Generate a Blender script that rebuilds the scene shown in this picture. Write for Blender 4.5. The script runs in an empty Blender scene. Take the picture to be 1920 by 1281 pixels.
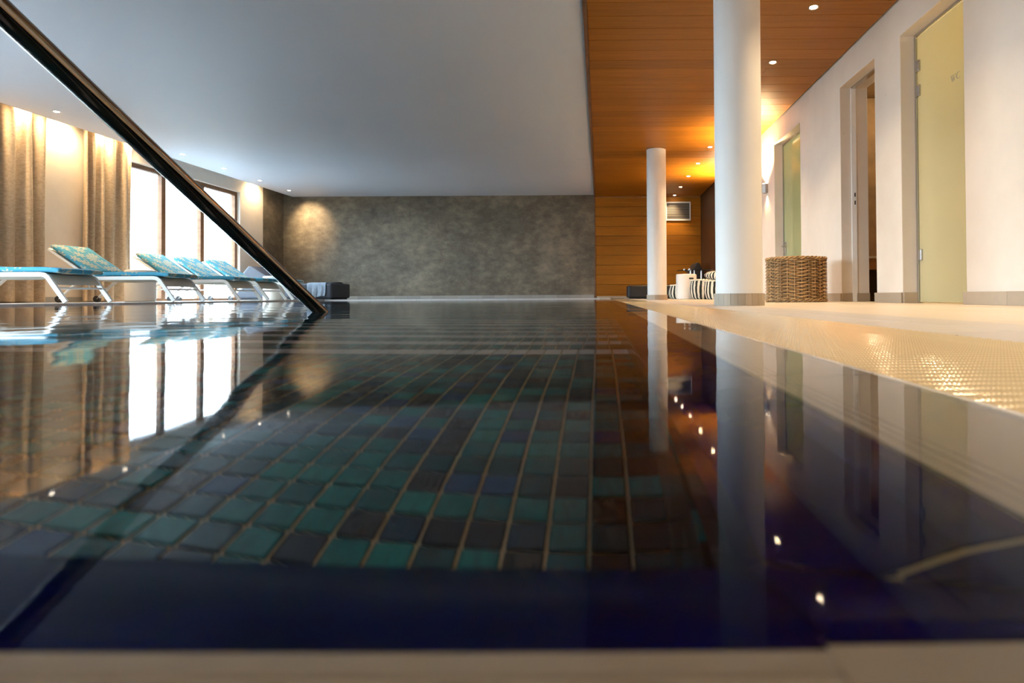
import bpy, bmesh, math, random
from mathutils import Vector, Matrix, Euler

random.seed(7)
C = bpy.context.scene.collection
SC = bpy.context.scene
PI = math.pi

# ------------------------------------------------------------------ camera
W_PX, H_PX, F_PX = 1920.0, 1281.0, 1100.0
cam_d = bpy.data.cameras.new('camera')
cam = bpy.data.objects.new('camera', cam_d)
C.objects.link(cam)
SC.camera = cam
cam_d.sensor_width = 36.0
cam_d.sensor_fit = 'HORIZONTAL'
cam_d.lens = F_PX * 36.0 / W_PX
cam.location = (0, 0, 0.06)
cam.rotation_euler = Euler((math.radians(90.7), math.radians(0.35), 0.0), 'XYZ')
cam_d.clip_start = 0.005
cam_d.clip_end = 300
_R = cam.rotation_euler.to_matrix()
_d = _R.transposed() @ Vector((0, 1, 0))
_px, _py = F_PX * _d.x / -_d.z, F_PX * _d.y / -_d.z
cam_d.shift_x = -((1125 - W_PX / 2) - _px) / W_PX
cam_d.shift_y = -((H_PX / 2 - 555) - _py) / W_PX
cam_d.dof.use_dof = True
cam_d.dof.focus_distance = 7.0
cam_d.dof.aperture_fstop = 10.0

# ------------------------------------------------------------------ world, exposure
world = bpy.data.worlds.new('overcast_sky')
SC.world = world
world.use_nodes = True
bg = world.node_tree.nodes['Background']
bg.inputs['Color'].default_value = (0.70, 0.86, 1.0, 1)
bg.inputs['Strength'].default_value = 12.5
SC.view_settings.view_transform = 'Standard'
SC.view_settings.look = 'None'
SC.view_settings.gamma = 1.0
SC.view_settings.use_curve_mapping = False
SC.view_settings.exposure = 1.25
SC.cycles.use_denoising = True
SC.cycles.max_bounces = 12
SC.cycles.diffuse_bounces = 6
SC.cycles.glossy_bounces = 5
SC.cycles.transmission_bounces = 8
SC.cycles.transparent_max_bounces = 10
SC.cycles.sample_clamp_indirect = 6.0
WARM = (1.0, 0.70, 0.38)
WARM2 = (1.0, 0.72, 0.42)


# daylight portals in the three window openings (they emit nothing themselves)
WINDOWS = [(9.2, 12.45), (2.4, 5.9), (-3.9, -0.4)]
for (wy0, wy1) in WINDOWS:
    ld = bpy.data.lights.new('window_portal', 'AREA')
    ld.shape = 'RECTANGLE'
    ld.size = 2.2
    ld.size_y = wy1 - wy0
    ld.cycles.is_portal = True
    lo = bpy.data.objects.new('window_portal', ld)
    C.objects.link(lo)
    lo.location = (-7.80, (wy0 + wy1) / 2, 1.2)
    lo.rotation_euler = (0, -PI / 2, 0)


# ------------------------------------------------------------------ node helpers
class NT:
    def __init__(self, name):
        self.m = bpy.data.materials.new(name)
        self.m.use_nodes = True
        self.t = self.m.node_tree
        self.t.nodes.clear()
        self.out = self.t.nodes.new('ShaderNodeOutputMaterial')

    def n(self, typ, _sets=None, **ins):
        nd = self.t.nodes.new('ShaderNode' + typ)
        for k, v in (_sets or {}).items():
            setattr(nd, k, v)
        for k, v in ins.items():
            k = k.replace('_', ' ')
            key = int(k[1:]) if k[0] == 'i' and k[1:].isdigit() else k
            s = nd.inputs[key]
            if isinstance(v, bpy.types.NodeSocket):
                self.t.links.new(v, s)
            else:
                s.default_value = v
        return nd

    def math(self, op, a, b=0.0, c=0.0):
        return self.n('Math', {'operation': op}, i0=a, i1=b, i2=c).outputs[0]

    def ramp(self, fac, stops, interp='LINEAR'):
        nd = self.n('ValToRGB', i0=fac)
        cr = nd.color_ramp
        cr.interpolation = interp
        while len(cr.elements) < len(stops):
            cr.elements.new(0.5)
        for e, (p, c) in zip(cr.elements, stops):
            e.position = p
            e.color = (*c, 1)
        return nd.outputs[0]

    def coord(self, kind='Object', scale=(1, 1, 1), rot=(0, 0, 0), loc=(0, 0, 0)):
        tc = self.n('TexCoord')
        mp = self.n('Mapping', Vector=tc.outputs[kind], Scale=scale, Rotation=rot, Location=loc)
        return mp.outputs[0]

    def noise(self, vec, scale, detail=3.0, rough=0.55):
        return self.n('TexNoise', Vector=vec, Scale=scale, Detail=detail, Roughness=rough).outputs[0]

    def bump(self, h, strength, dist):
        return self.n('Bump', Strength=strength, Distance=dist, Height=h).outputs[0]

    def mix(self, fac, a, b, blend='MIX'):
        nd = self.n('Mix', {'data_type': 'RGBA', 'blend_type': blend})
        for idx, v in ((0, fac), (6, a), (7, b)):
            s = nd.inputs[idx]
            if isinstance(v, bpy.types.NodeSocket):
                self.t.links.new(v, s)
            else:
                s.default_value = v if idx == 0 else (*v, 1) if len(v) == 3 else v
        return nd.outputs[2]

    def pbsdf(self, color, rough=0.5, metal=0.0, normal=None, **kw):
        nd = self.n('BsdfPrincipled')
        for key, v in (('Base Color', color), ('Roughness', rough), ('Metallic', metal), ('Normal', normal),
                       *((k.replace('_', ' '), x) for k, x in kw.items())):
            if v is None:
                continue
            if isinstance(v, bpy.types.NodeSocket):
                self.t.links.new(v, nd.inputs[key])
            else:
                if isinstance(v, tuple) and len(v) == 3:
                    v = (*v, 1)
                nd.inputs[key].default_value = v
        self.t.links.new(nd.outputs[0], self.out.inputs[0])
        return nd

    def finish(self, shader):
        self.t.links.new(shader, self.out.inputs[0])
        return self.m


def plain(name, color, rough=0.5, metal=0.0, var=0.06, scale=6.0, bump=0.0, bscale=40.0, **kw):
    """principled material with a slight mottled variation and optional fine relief"""
    t = NT(name)
    v = t.coord()
    f = t.noise(v, scale, 4)
    lo = tuple(c * (1 - var) for c in color)
    hi = tuple(min(1, c * (1 + var)) for c in color)
    col = t.ramp(f, [(0.3, lo), (0.7, hi)])
    nrm = None
    if bump:
        nrm = t.bump(t.noise(v, bscale, 4), 0.6, bump)
    t.pbsdf(col, rough, metal, nrm, **kw)
    return t.m


def emit(name, color, strength):
    t = NT(name)
    e = t.n('Emission', Color=(*color, 1), Strength=strength)
    return t.finish(e.outputs[0])


M = {}


def build_materials():
    # plaster of the right wall: warm off white with pits and soft trowel marks
    t = NT('limewash_plaster')
    v = t.coord()
    a = t.noise(v, 1.3, 5, 0.6)
    b = t.noise(v, 14, 3)
    pit = t.n('TexVoronoi', Vector=v, Scale=5.0).outputs[0]
    pm = t.math('LESS_THAN', pit, 0.035)
    c = t.ramp(a, [(0.3, (0.64, 0.57, 0.495)), (0.7, (0.74, 0.67, 0.59))])
    c = t.mix(pm, c, (0.55, 0.45, 0.36))
    h = t.math('SUBTRACT', t.math('ADD', a, t.math('MULTIPLY', b, 0.15)), t.math('MULTIPLY', pm, 0.3))
    t.pbsdf(c, 0.75, 0, t.bump(h, 0.5, 0.004))
    M['plaster'] = t.m
    M['plaster_left'] = plain('cream_wall_paint', (0.74, 0.66, 0.56), 0.8, var=0.03, bump=0.001)
    M['ceiling'] = plain('daylight_tinted_ceiling_paint', (0.69, 0.74, 0.83), 0.55, var=0.015, scale=0.7)  # bluish tint of the window daylight is put into this colour
    # wood, grain along x
    for key, dark, mid, light in (('wood', (0.26, 0.090, 0.005), (0.315, 0.116, 0.007), (0.37, 0.144, 0.011)),
                                  ('dark_wood', (0.045, 0.018, 0.007), (0.07, 0.028, 0.011), (0.10, 0.042, 0.016)),
                                  ('brown_wood', (0.13, 0.062, 0.03), (0.20, 0.10, 0.05), (0.25, 0.13, 0.07))):
        t = NT(key + '_veneer')
        rnd = t.n('ObjectInfo').outputs['Random']
        off = t.n('CombineXYZ', X=t.math('MULTIPLY', rnd, 31.0), Y=t.math('MULTIPLY', rnd, 17.0), Z=0.0).outputs[0]
        tc = t.n('TexCoord').outputs['Object']
        vv = t.n('VectorMath', {'operation': 'ADD'}, i0=tc, i1=off).outputs[0]
        mp = t.n('Mapping', Vector=vv, Scale=(0.9, 16, 16)).outputs[0]
        g = t.noise(mp, 2.2, 6, 0.65)
        mp2 = t.n('Mapping', Vector=vv, Scale=(0.35, 5, 5)).outputs[0]
        g2 = t.noise(mp2, 1.5, 2)
        gg = t.math('ADD', t.math('MULTIPLY', g, 0.6), t.math('MULTIPLY', g2, 0.4))
        c = t.ramp(gg, [(0.33, dark), (0.5, mid), (0.68, light)])
        k = t.math('ADD', 0.86, t.math('MULTIPLY', rnd, 0.26))
        hsv = t.n('HueSaturation', Color=c, Value=k).outputs[0]
        t.pbsdf(hsv, 0.42, 0, t.bump(g, 0.25, 0.0012), Specular_IOR_Level=0.22)
        M[key] = t.m
    M['gap'] = plain('dark_backing', (0.03, 0.016, 0.008), 0.9)
    # stone-look plaster of the back wall
    t = NT('trowelled_stone_plaster')
    v = t.coord()
    a = t.noise(v, 1.1, 8, 0.68)
    b = t.noise(t.coord(scale=(1, 1, 1.6)), 5.0, 8, 0.72)
    d = t.n('TexVoronoi', {'feature': 'DISTANCE_TO_EDGE'}, Vector=t.n('VectorMath', {'operation': 'ADD'}, i0=v, i1=t.n('TexNoise', Vector=v, Scale=3.0, Detail=5.0).outputs[1]).outputs[0], Scale=3.2).outputs[0]
    s = t.math('ADD', t.math('MULTIPLY', a, 0.55), t.math('MULTIPLY', b, 0.45))
    c = t.ramp(s, [(0.36, (0.066, 0.052, 0.034)), (0.5, (0.135, 0.110, 0.074)), (0.64, (0.25, 0.205, 0.14))])
    crk = t.math('LESS_THAN', d, 0.015)
    c = t.mix(t.math('MULTIPLY', crk, 0.25), c, (0.22, 0.19, 0.15))
    t.pbsdf(c, 0.62, 0, t.bump(s, 0.8, 0.012))
    M['stone'] = t.m
    # curtains: crinkled woven cloth
    t = NT('crinkled_tan_curtain_cloth')
    v = t.coord(scale=(4, 7, 10))
    a = t.noise(v, 4.0, 6, 0.72)
    c = t.ramp(a, [(0.3, (0.37, 0.275, 0.18)), (0.55, (0.52, 0.405, 0.285)), (0.75, (0.64, 0.52, 0.385))])
    df = t.n('BsdfPrincipled')
    t.t.links.new(c, df.inputs['Base Color'])
    df.inputs['Roughness'].default_value = 0.9
    t.t.links.new(t.bump(a, 0.7, 0.006), df.inputs['Normal'])
    tr = t.n('BsdfTranslucent', Color=(0.55, 0.38, 0.2, 1))
    t.finish(t.n('MixShader', i0=0.12, i1=df.outputs[0], i2=tr.outputs[0]).outputs[0])
    M['curtain'] = t.m
    # cushion: blue cloth printed with pale star leaves
    t = NT('blue_leaf_print_cloth')
    tc0 = t.n('SeparateXYZ', i0=t.n('TexCoord').outputs['Object'])
    v = t.n('CombineXYZ', X=t.math('MULTIPLY', tc0.outputs[0], 6.2), Y=t.math('MULTIPLY', t.math('ADD', tc0.outputs[1], t.math('MULTIPLY', tc0.outputs[2], 1.4)), 6.2), Z=0.0).outputs[0]
    vor = t.n('TexVoronoi', {'voronoi_dimensions': '2D'}, Vector=v, Scale=1.0, Randomness=0.75)
    loc = t.n('VectorMath', {'operation': 'SUBTRACT'}, i0=v, i1=vor.outputs['Position']).outputs[0]
    sx = t.n('SeparateXYZ', i0=loc)
    th = t.math('ARCTAN2', sx.outputs[1], sx.outputs[0])
    rad = t.n('VectorMath', {'operation': 'LENGTH'}, i0=loc).outputs['Value']
    wob = t.noise(v, 2.5, 2)
    pet = t.math('ABSOLUTE', t.math('COSINE', t.math('ADD', t.math('MULTIPLY', th, 3.5), wob)))
    R = t.math('ADD', 0.13, t.math('MULTIPLY', pet, 0.33))
    m1 = t.math('LESS_THAN', rad, R)
    hole = t.math('GREATER_THAN', t.math('ABSOLUTE', t.math('SUBTRACT', rad, 0.13)), 0.018)
    m1 = t.math('MULTIPLY', m1, hole)
    str_n = t.noise(t.coord(scale=(3, 24, 0)), 1.0, 1)
    m2 = t.math('GREATER_THAN', str_n, 0.66)
    mk = t.math('MAXIMUM', m1, m2)
    base = t.mix(t.noise(v, 1.0, 3), (0.035, 0.235, 0.37), (0.06, 0.31, 0.44))
    c = t.mix(mk, base, (0.36, 0.39, 0.33))
    t.pbsdf(c, 0.85, 0, t.bump(t.noise(t.coord(), 90, 2), 0.3, 0.001))
    M['cushion'] = t.m
    M['white_metal'] = plain('white_powder_coat', (0.82, 0.81, 0.78), 0.35, var=0.02)
    M['sling'] = plain('pale_sling_mesh', (0.62, 0.60, 0.53), 0.8, var=0.05, bump=0.001, bscale=300)
    M['black'] = plain('black_rubber', (0.015, 0.015, 0.017), 0.5)
    M['charcoal'] = plain('charcoal_leatherette', (0.009, 0.010, 0.012), 0.5, var=0.15, bump=0.0015, bscale=60)
    M['slate'] = plain('slate_blue_leatherette', (0.022, 0.029, 0.046), 0.5, var=0.12, bump=0.0015, bscale=60)
    M['towel'] = plain('grey_blue_towel', (0.22, 0.27, 0.33), 0.95, var=0.15, scale=20, bump=0.004, bscale=160)
    M['chrome'] = plain('polished_steel', (0.20, 0.17, 0.145), 0.07, 1.0, var=0.02)
    M['steel'] = plain('brushed_steel', (0.55, 0.55, 0.56), 0.25, 1.0, var=0.03)
    M['alu'] = plain('grey_aluminium', (0.42, 0.40, 0.38), 0.4, 0.8, var=0.03)
    M['column'] = plain('white_column_paint', (0.75, 0.73, 0.70), 0.5, var=0.02, bump=0.0008, bscale=12)
    # stone plinths and skirting, tone varies from piece to piece
    t = NT('beige_stone_tile')
    rnd = t.n('ObjectInfo').outputs['Random']
    v = t.coord()
    a = t.noise(v, 22, 5, 0.7)
    c = t.mix(rnd, (0.34, 0.27, 0.19), (0.47, 0.375, 0.27))
    c = t.mix(t.math('MULTIPLY', a, 0.6), c, (0.34, 0.28, 0.22))
    t.pbsdf(c, 0.5, 0, t.bump(a, 0.3, 0.001))
    M['skirting'] = t.m
    t = NT('pale_skirting_tile')
    rnd = t.n('ObjectInfo').outputs['Random']
    c = t.mix(rnd, (0.28, 0.26, 0.23), (0.36, 0.34, 0.30))
    t.pbsdf(c, 0.4)
    M['pale_skirting'] = t.m
    t = NT('cream_floor_tile')
    rnd = t.n('ObjectInfo').outputs['Random']
    a = t.noise(t.coord(scale=(1, 3, 1)), 5, 6, 0.7)
    c = t.mix(rnd, (0.60, 0.53, 0.42), (0.68, 0.60, 0.49))
    c = t.mix(t.math('MULTIPLY', a, 0.35), c, (0.48, 0.40, 0.30))
    t.pbsdf(c, 0.38, 0, t.bump(a, 0.15, 0.001))
    M['floor_tile'] = t.m
    t = NT('grey_beige_deck_tile')
    rnd = t.n('ObjectInfo').outputs['Random']
    a = t.noise(t.coord(), 30, 5, 0.7)
    c = t.mix(rnd, (0.50, 0.47, 0.44), (0.60, 0.565, 0.53))
    c = t.mix(t.math('MULTIPLY', a, 0.3), c, (0.42, 0.38, 0.34))
    t.pbsdf(c, 0.4, 0, t.bump(a, 0.2, 0.0008))
    M['deck_tile'] = t.m
    M['grout'] = plain('cream_grout', (0.42, 0.33, 0.20), 0.8, var=0.08, scale=60)
    M['dark_joint'] = plain('dark_joint', (0.18, 0.15, 0.12), 0.85)
    M['edge_tile'] = plain('cream_glazed_edge_tile', (0.66, 0.55, 0.42), 0.18, var=0.03, scale=14)
    M['grate'] = plain('cream_overflow_grating', (0.88, 0.76, 0.50), 0.13, var=0.04, scale=20, Coat_Weight=0.6, Coat_Roughness=0.08)
    M['cobalt'] = plain('cobalt_glazed_tile', (0.0025, 0.003, 0.06), 0.15, var=0.3, scale=25)
    M['nosing'] = plain('pale_nosing_tile', (0.62, 0.60, 0.60), 0.3, var=0.06)
    TE = [(0.0, (0.002, 0.060, 0.085)), (0.18, (0.004, 0.19, 0.21)), (0.36, (0.003, 0.035, 0.085)), (0.46, (0.005, 0.25, 0.26)),
          (0.62, (0.038, 0.034, 0.036)), (0.75, (0.003, 0.125, 0.155)), (0.87, (0.015, 0.020, 0.038)), (0.93, (0.004, 0.065, 0.22))]
    for key, src in (('mosaic_one', 'obj'), ('mosaic_many', 'isl')):
        t = NT('glass_mosaic_' + src)
        if src == 'obj':
            rnd = t.n('ObjectInfo').outputs['Random']
        else:
            rnd = t.n('NewGeometry').outputs['Random Per Island']
        c = t.ramp(rnd, TE, 'CONSTANT')
        v = t.n('NewGeometry').outputs['Position']
        mp = t.n('Mapping', Vector=v, Scale=(1, 0.35, 1), Rotation=(0, 0, 0.5)).outputs[0]
        a = t.noise(mp, 150, 4, 0.6)
        k = t.math('ADD', 0.18, t.math('MULTIPLY', a, 0.68))
        c = t.n('HueSaturation', Color=c, Value=k).outputs[0]
        t.pbsdf(c, 0.2)
        M[key] = t.m
    # mosaic at a distance: cell pattern by world position
    t = NT('far_mosaic')
    v = t.n('NewGeometry').outputs['Position']
    v2 = t.n('VectorMath', {'operation': 'SCALE'}, i0=v, Scale=1 / 0.0253).outputs[0]
    fl = t.n('VectorMath', {'operation': 'FLOOR'}, i0=v2).outputs[0]
    rn = t.n('TexWhiteNoise', Vector=fl).outputs['Value']
    c = t.ramp(rn, TE, 'CONSTANT')
    c = t.n('HueSaturation', Color=c, Value=0.5).outputs[0]
    t.pbsdf(c, 0.25)
    M['far_mosaic'] = t.m
    # water: smooth refracting surface with faint ripples
    t = NT('pool_water')
    v = t.n('NewGeometry').outputs['Position']
    a = t.noise(t.n('Mapping', Vector=v, Scale=(1.0, 1.0, 1.0)).outputs[0], 2.2, 2, 0.45)
    b = t.noise(t.n('Mapping', Vector=v, Scale=(0.35, 1.0, 1.0)).outputs[0], 22, 2, 0.5)
    c = t.noise(t.n('Mapping', Vector=v, Scale=(0.10, 1.0, 1.0)).outputs[0], 230, 2, 0.5)
    h = t.math('ADD', t.math('MULTIPLY', a, 1.0), t.math('ADD', t.math('MULTIPLY', b, 0.014), t.math('MULTIPLY', c, 0.0038)))
    nrm = t.bump(h, 1.0, 0.0032)
    fr = t.math('POWER', t.n('Fresnel', IOR=1.333, Normal=nrm).outputs[0], 1.55)
    rf = t.n('BsdfRefraction', Color=(0.95, 0.985, 1.0, 1), Roughness=0.0, IOR=1.333, Normal=nrm)
    gl = t.n('BsdfGlossy', Color=(1, 1, 1, 1), Roughness=0.03, Normal=nrm)
    t.finish(t.n('MixShader', i0=fr, i1=rf.outputs[0], i2=gl.outputs[0]).outputs[0])
    M['water'] = t.m
    # thin clear pane
    t = NT('clear_window_glass')
    lw = t.n('LayerWeight', Blend=0.5).outputs['Facing']
    fr = t.math('ADD', 0.06, t.math('MULTIPLY', t.math('POWER', lw, 5.0), 0.94))
    tr = t.n('BsdfTransparent', Color=(0.95, 0.97, 0.97, 1))
    gl = t.n('BsdfGlossy', Roughness=0.02)
    t.finish(t.n('MixShader', i0=fr, i1=tr.outputs[0], i2=gl.outputs[0]).outputs[0])
    M['pane'] = t.m
    for key, colr in (('frosted_yellow', (0.80, 0.74, 0.46)), ('frosted_green', (0.62, 0.68, 0.40))):
        t = NT(key + '_glass')
        tl = t.n('BsdfTranslucent', Color=(*colr, 1))
        df = t.n('BsdfDiffuse', Color=(*[x * 0.95 for x in colr], 1))
        mx = t.n('MixShader', i0=0.5, i1=df.outputs[0], i2=tl.outputs[0])
        gl = t.n('BsdfGlossy', Roughness=0.03)
        fr = t.n('Fresnel', IOR=1.5).outputs[0]
        t.finish(t.n('MixShader', i0=fr, i1=mx.outputs[0], i2=gl.outputs[0]).outputs[0])
        M[key] = t.m
    t = NT('clear_acrylic')
    g = t.n('BsdfGlass', Color=(0.93, 0.95, 0.96, 1), Roughness=0.02, IOR=1.45)
    t.finish(g.outputs[0])
    M['acrylic'] = t.m
    # striped cloth (stripes run round the pouf by angle)
    t = NT('black_white_striped_cloth')
    tc = t.n('TexCoord').outputs['Object']
    sx = t.n('SeparateXYZ', i0=tc)
    th = t.math('ARCTAN2', sx.outputs[1], sx.outputs[0])
    wob = t.math('MULTIPLY', t.noise(tc, 9, 2), 0.10)
    s = t.math('SINE', t.math('MULTIPLY', t.math('ADD', th, wob), 20.0))
    c = t.mix(t.math('GREATER_THAN', s, 0.0), (0.78, 0.74, 0.62), (0.012, 0.016, 0.012))
    t.pbsdf(c, 0.85, 0, t.bump(t.noise(tc, 14, 3), 0.7, 0.02))
    M['stripe'] = t.m
    M['cream_cloth'] = plain('cream_cloth', (0.78, 0.74, 0.60), 0.9)
    M['stool'] = plain('matt_white_ceramic', (0.80, 0.76, 0.70), 0.45, var=0.015)
    t = NT('rattan')
    rnd = t.n('ObjectInfo').outputs['Random']
    a = t.noise(t.coord(), 18, 4, 0.7)
    c = t.ramp(a, [(0.3, (0.17, 0.09, 0.032)), (0.5, (0.42, 0.24, 0.095)), (0.7, (0.68, 0.43, 0.19))])
    c = t.n('HueSaturation', Color=c, Value=t.math('ADD', 0.75, t.math('MULTIPLY', rnd, 0.5))).outputs[0]
    t.pbsdf(c, 0.5)
    M['rattan'] = t.m
    M['sauna_wall'] = plain('brown_room_plaster', (0.26, 0.155, 0.075), 0.8, var=0.35, scale=2.5, bump=0.004, bscale=8)
    M['bench'] = plain('orange_bench_wood', (0.42, 0.19, 0.05), 0.5, var=0.15, scale=3)
    M['lamp_warm'] = emit('warm_lamp_glow', (1.0, 0.80, 0.52), 45.0)
    M['lamp_pale'] = emit('pale_lamp_glow', (1.0, 0.86, 0.66), 14.0)
    M['lamp_strip'] = emit('wall_washer_glow', (1.0, 0.72, 0.38), 30.0)
    M['white_trim'] = plain('white_lamp_trim', (0.80, 0.80, 0.80), 0.4)
    M['vent_slat'] = plain('grey_vent_slat', (0.20, 0.18, 0.15), 0.7, 0.0)
    M['lettering'] = plain('etched_grey_lettering', (0.34, 0.33, 0.27), 0.6)
    M['terrace'] = plain('darkened_terrace_stone', (0.11, 0.11, 0.11), 0.8)  # darkened so less daylight bounces up onto the ceiling
    M['candle'] = plain('pink_wax', (0.75, 0.45, 0.40), 0.5)


build_materials()


# ------------------------------------------------------------------ mesh helpers
class MB:
    def __init__(self):
        self.v, self.f, self.mi = [], [], []

    def add(self, vs, fs, mi=0):
        o = len(self.v)
        self.v += [tuple(p) for p in vs]
        self.f += [tuple(i + o for i in f) for f in fs]
        self.mi += [mi] * len(fs)
        return self

    def box(self, x0, x1, y0, y1, z0, z1, mi=0):
        vs = [(x0, y0, z0), (x1, y0, z0), (x1, y1, z0), (x0, y1, z0), (x0, y0, z1), (x1, y0, z1), (x1, y1, z1), (x0, y1, z1)]
        fs = [(0, 3, 2, 1), (4, 5, 6, 7), (0, 1, 5, 4), (1, 2, 6, 5), (2, 3, 7, 6), (3, 0, 4, 7)]
        return self.add(vs, fs, mi)

    def prism(self, pts, axis, a0, a1, mi=0):
        """pts: 2-D outline; extruded along axis from a0 to a1. axis 'x': pts=(y,z); 'y': pts=(x,z); 'z': pts=(x,y)"""
        def P(p, a):
            return {'x': (a, p[0], p[1]), 'y': (p[0], a, p[1]), 'z': (p[0], p[1], a)}[axis]
        n = len(pts)
        vs = [P(p, a0) for p in pts] + [P(p, a1) for p in pts]
        fs = [tuple(range(n)), tuple(range(2 * n - 1, n - 1, -1))]
        fs += [(i, n + i, n + (i + 1) % n, (i + 1) % n) for i in range(n)]
        return self.add(vs, fs, mi)

    def tube(self, path, r, n=12, caps=True, closed=False, mi=0):
        path = [Vector(p) for p in path]
        L = len(path)
        rs = r if isinstance(r, (list, tuple)) else [r] * L
        ring = []
        up = None
        for i, p in enumerate(path):
            a = path[(i - 1) % L] if (closed or i > 0) else p
            b = path[(i + 1) % L] if (closed or i < L - 1) else p
            d = (b - a).normalized()
            if up is None:
                up = Vector((0, 0, 1)) if abs(d.z) < 0.9 else Vector((1, 0, 0))
            s = d.cross(up).normalized()
            up = s.cross(d).normalized()
            ring.append([p + rs[i] * (math.cos(2 * PI * k / n) * s + math.sin(2 * PI * k / n) * up) for k in range(n)])
        vs = [q for rg in ring for q in rg]
        fs = []
        for i in range(L if closed else L - 1):
            j = (i + 1) % L
            for k in range(n):
                k2 = (k + 1) % n
                fs.append((i * n + k, j * n + k, j * n + k2, i * n + k2))
        if caps and not closed:
            fs.append(tuple(range(n)))
            fs.append(tuple((L - 1) * n + k for k in range(n - 1, -1, -1)))
        return self.add(vs, fs, mi)

    def lathe(self, prof, n=32, cx=0, cy=0, fn=None, mi=0):
        """prof: (r, z) list from bottom to top; ends with r=0 are closed by a fan"""
        vs, rows = [], []
        for (r, z) in prof:
            if r < 1e-6:
                rows.append([len(vs)])
                vs.append((cx, cy, z))
            else:
                rows.append(list(range(len(vs), len(vs) + n)))
                for k in range(n):
                    th = 2 * PI * k / n
                    rr = r if fn is None else fn(r, z, th)
                    vs.append((cx + rr * math.cos(th), cy + rr * math.sin(th), z))
        fs = []
        for a, b in zip(rows, rows[1:]):
            for k in range(n):
                k2 = (k + 1) % n
                if len(a) == 1 and len(b) == 1:
                    continue
                if len(a) == 1:
                    fs.append((a[0], b[k2], b[k]))
                elif len(b) == 1:
                    fs.append((a[k], a[k2], b[0]))
                else:
                    fs.append((a[k], a[k2], b[k2], b[k]))
        return self.add(vs, fs, mi)

    def mesh(self, name, mats, smooth=False, bevel=0.0, segs=2):
        me = bpy.data.meshes.new(name)
        me.from_pydata(self.v, [], self.f)
        mats = mats if isinstance(mats, (list, tuple)) else [mats]
        for m in mats:
            me.materials.append(m)
        if len(mats) > 1:
            me.polygons.foreach_set('material_index', self.mi)
        bm = bmesh.new()
        bm.from_mesh(me)
        bmesh.ops.recalc_face_normals(bm, faces=bm.faces)
        if bevel:
            es = [e for e in bm.edges if len(e.link_faces) == 2 and e.calc_face_angle(0) > 0.6]
            bmesh.ops.bevel(bm, geom=es, offset=bevel, segments=segs, profile=0.6, affect='EDGES', clamp_overlap=True)
        bm.to_mesh(me)
        bm.free()
        if smooth:
            for p in me.polygons:
                p.use_smooth = True
            me.set_sharp_from_angle(angle=math.radians(smooth if smooth is not True else 50))
        return me

    def build(self, name, mats, parent=None, loc=(0, 0, 0), rot=(0, 0, 0), **kw):
        return inst(name, self.mesh(name, mats, **kw), parent, loc, rot)


def inst(name, me, parent=None, loc=(0, 0, 0), rot=(0, 0, 0)):
    o = bpy.data.objects.new(name, me)
    C.objects.link(o)
    o.parent = parent
    o.location = loc
    o.rotation_euler = rot
    return o


def tag(o, label, cat, group=None, kind=None):
    o['label'] = label
    o['category'] = cat
    if group:
        o['group'] = group
    if kind:
        o['kind'] = kind
    return o


def thing(name, label, cat, loc=(0, 0, 0), rotz=0.0, group=None):
    o = bpy.data.objects.new(name, None)
    C.objects.link(o)
    o.location = loc
    o.rotation_euler = (0, 0, rotz)
    o.empty_display_size = 0.1
    return tag(o, label, cat, group)


def struct(o):
    o['kind'] = 'structure'
    return o


def stuff(o):
    o['kind'] = 'stuff'
    return o


def copy_tree(o, parent=None):
    c = o.copy()
    C.objects.link(c)
    c.parent = parent
    for ch in list(o.children):
        copy_tree(ch, c)
    return c


def anchor(name, loc=(0, 0, 0)):
    o = bpy.data.objects.new(name, None)
    C.objects.link(o)
    o.location = loc
    return struct(o)


def spot(parent, loc, aim, power, angle, blend=0.5, color=WARM, radius=0.03, name='lamp_light'):
    ld = bpy.data.lights.new(name, 'SPOT')
    ld.energy = power
    ld.color = color
    ld.spot_size = math.radians(angle)
    ld.spot_blend = blend
    ld.shadow_soft_size = radius
    o = bpy.data.objects.new(name, ld)
    C.objects.link(o)
    o.location = loc
    o.rotation_euler = Vector(aim).to_track_quat('-Z', 'Y').to_euler()
    o.parent = parent
    return o


def rrect(w, h, r, n=5):
    pts = []
    for cx, cy, a0 in ((w / 2 - r, h / 2 - r, 0), (-w / 2 + r, h / 2 - r, PI / 2), (-w / 2 + r, -h / 2 + r, PI), (w / 2 - r, -h / 2 + r, 1.5 * PI)):
        for k in range(n + 1):
            a = a0 + PI / 2 * k / n
            pts.append((cx + r * math.cos(a), cy + r * math.sin(a)))
    return pts


# ------------------------------------------------------------------ dimensions (metres; z = 0 is the water surface, x = 0 under the camera)
XR, XL, XSLOT = 2.45, -7.64, -7.42          # right wall, left wall, edge of the ceiling slot over the curtains
YB, YF = 14.15, -5.0                        # back wall, wall behind the camera
ZC, ZW = 2.50, 2.45                         # white ceiling, wooden ceiling
XE = -0.13                                  # edge between the two ceilings
PXL, PYB = -5.4, 11.5                       # pool: left edge, far edge
LX0, LX1, LX2, LX3, LX4 = 0.042, 0.115, 0.21, 0.57, 0.96   # right side: ledge, edge tile, grating, deck strip, floor
LY0, LY1 = 0.178, 0.107                     # near side: ledge inner, ledge outer
ZD, ZL = -0.012, 0.015                      # right deck level, left and far deck level
DOORS = [(3.92, 4.745), (5.19, 5.94), (7.13, 8.19)]
ZDOOR = 2.16
TW = 0.28                                   # wall thickness at the doors


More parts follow.
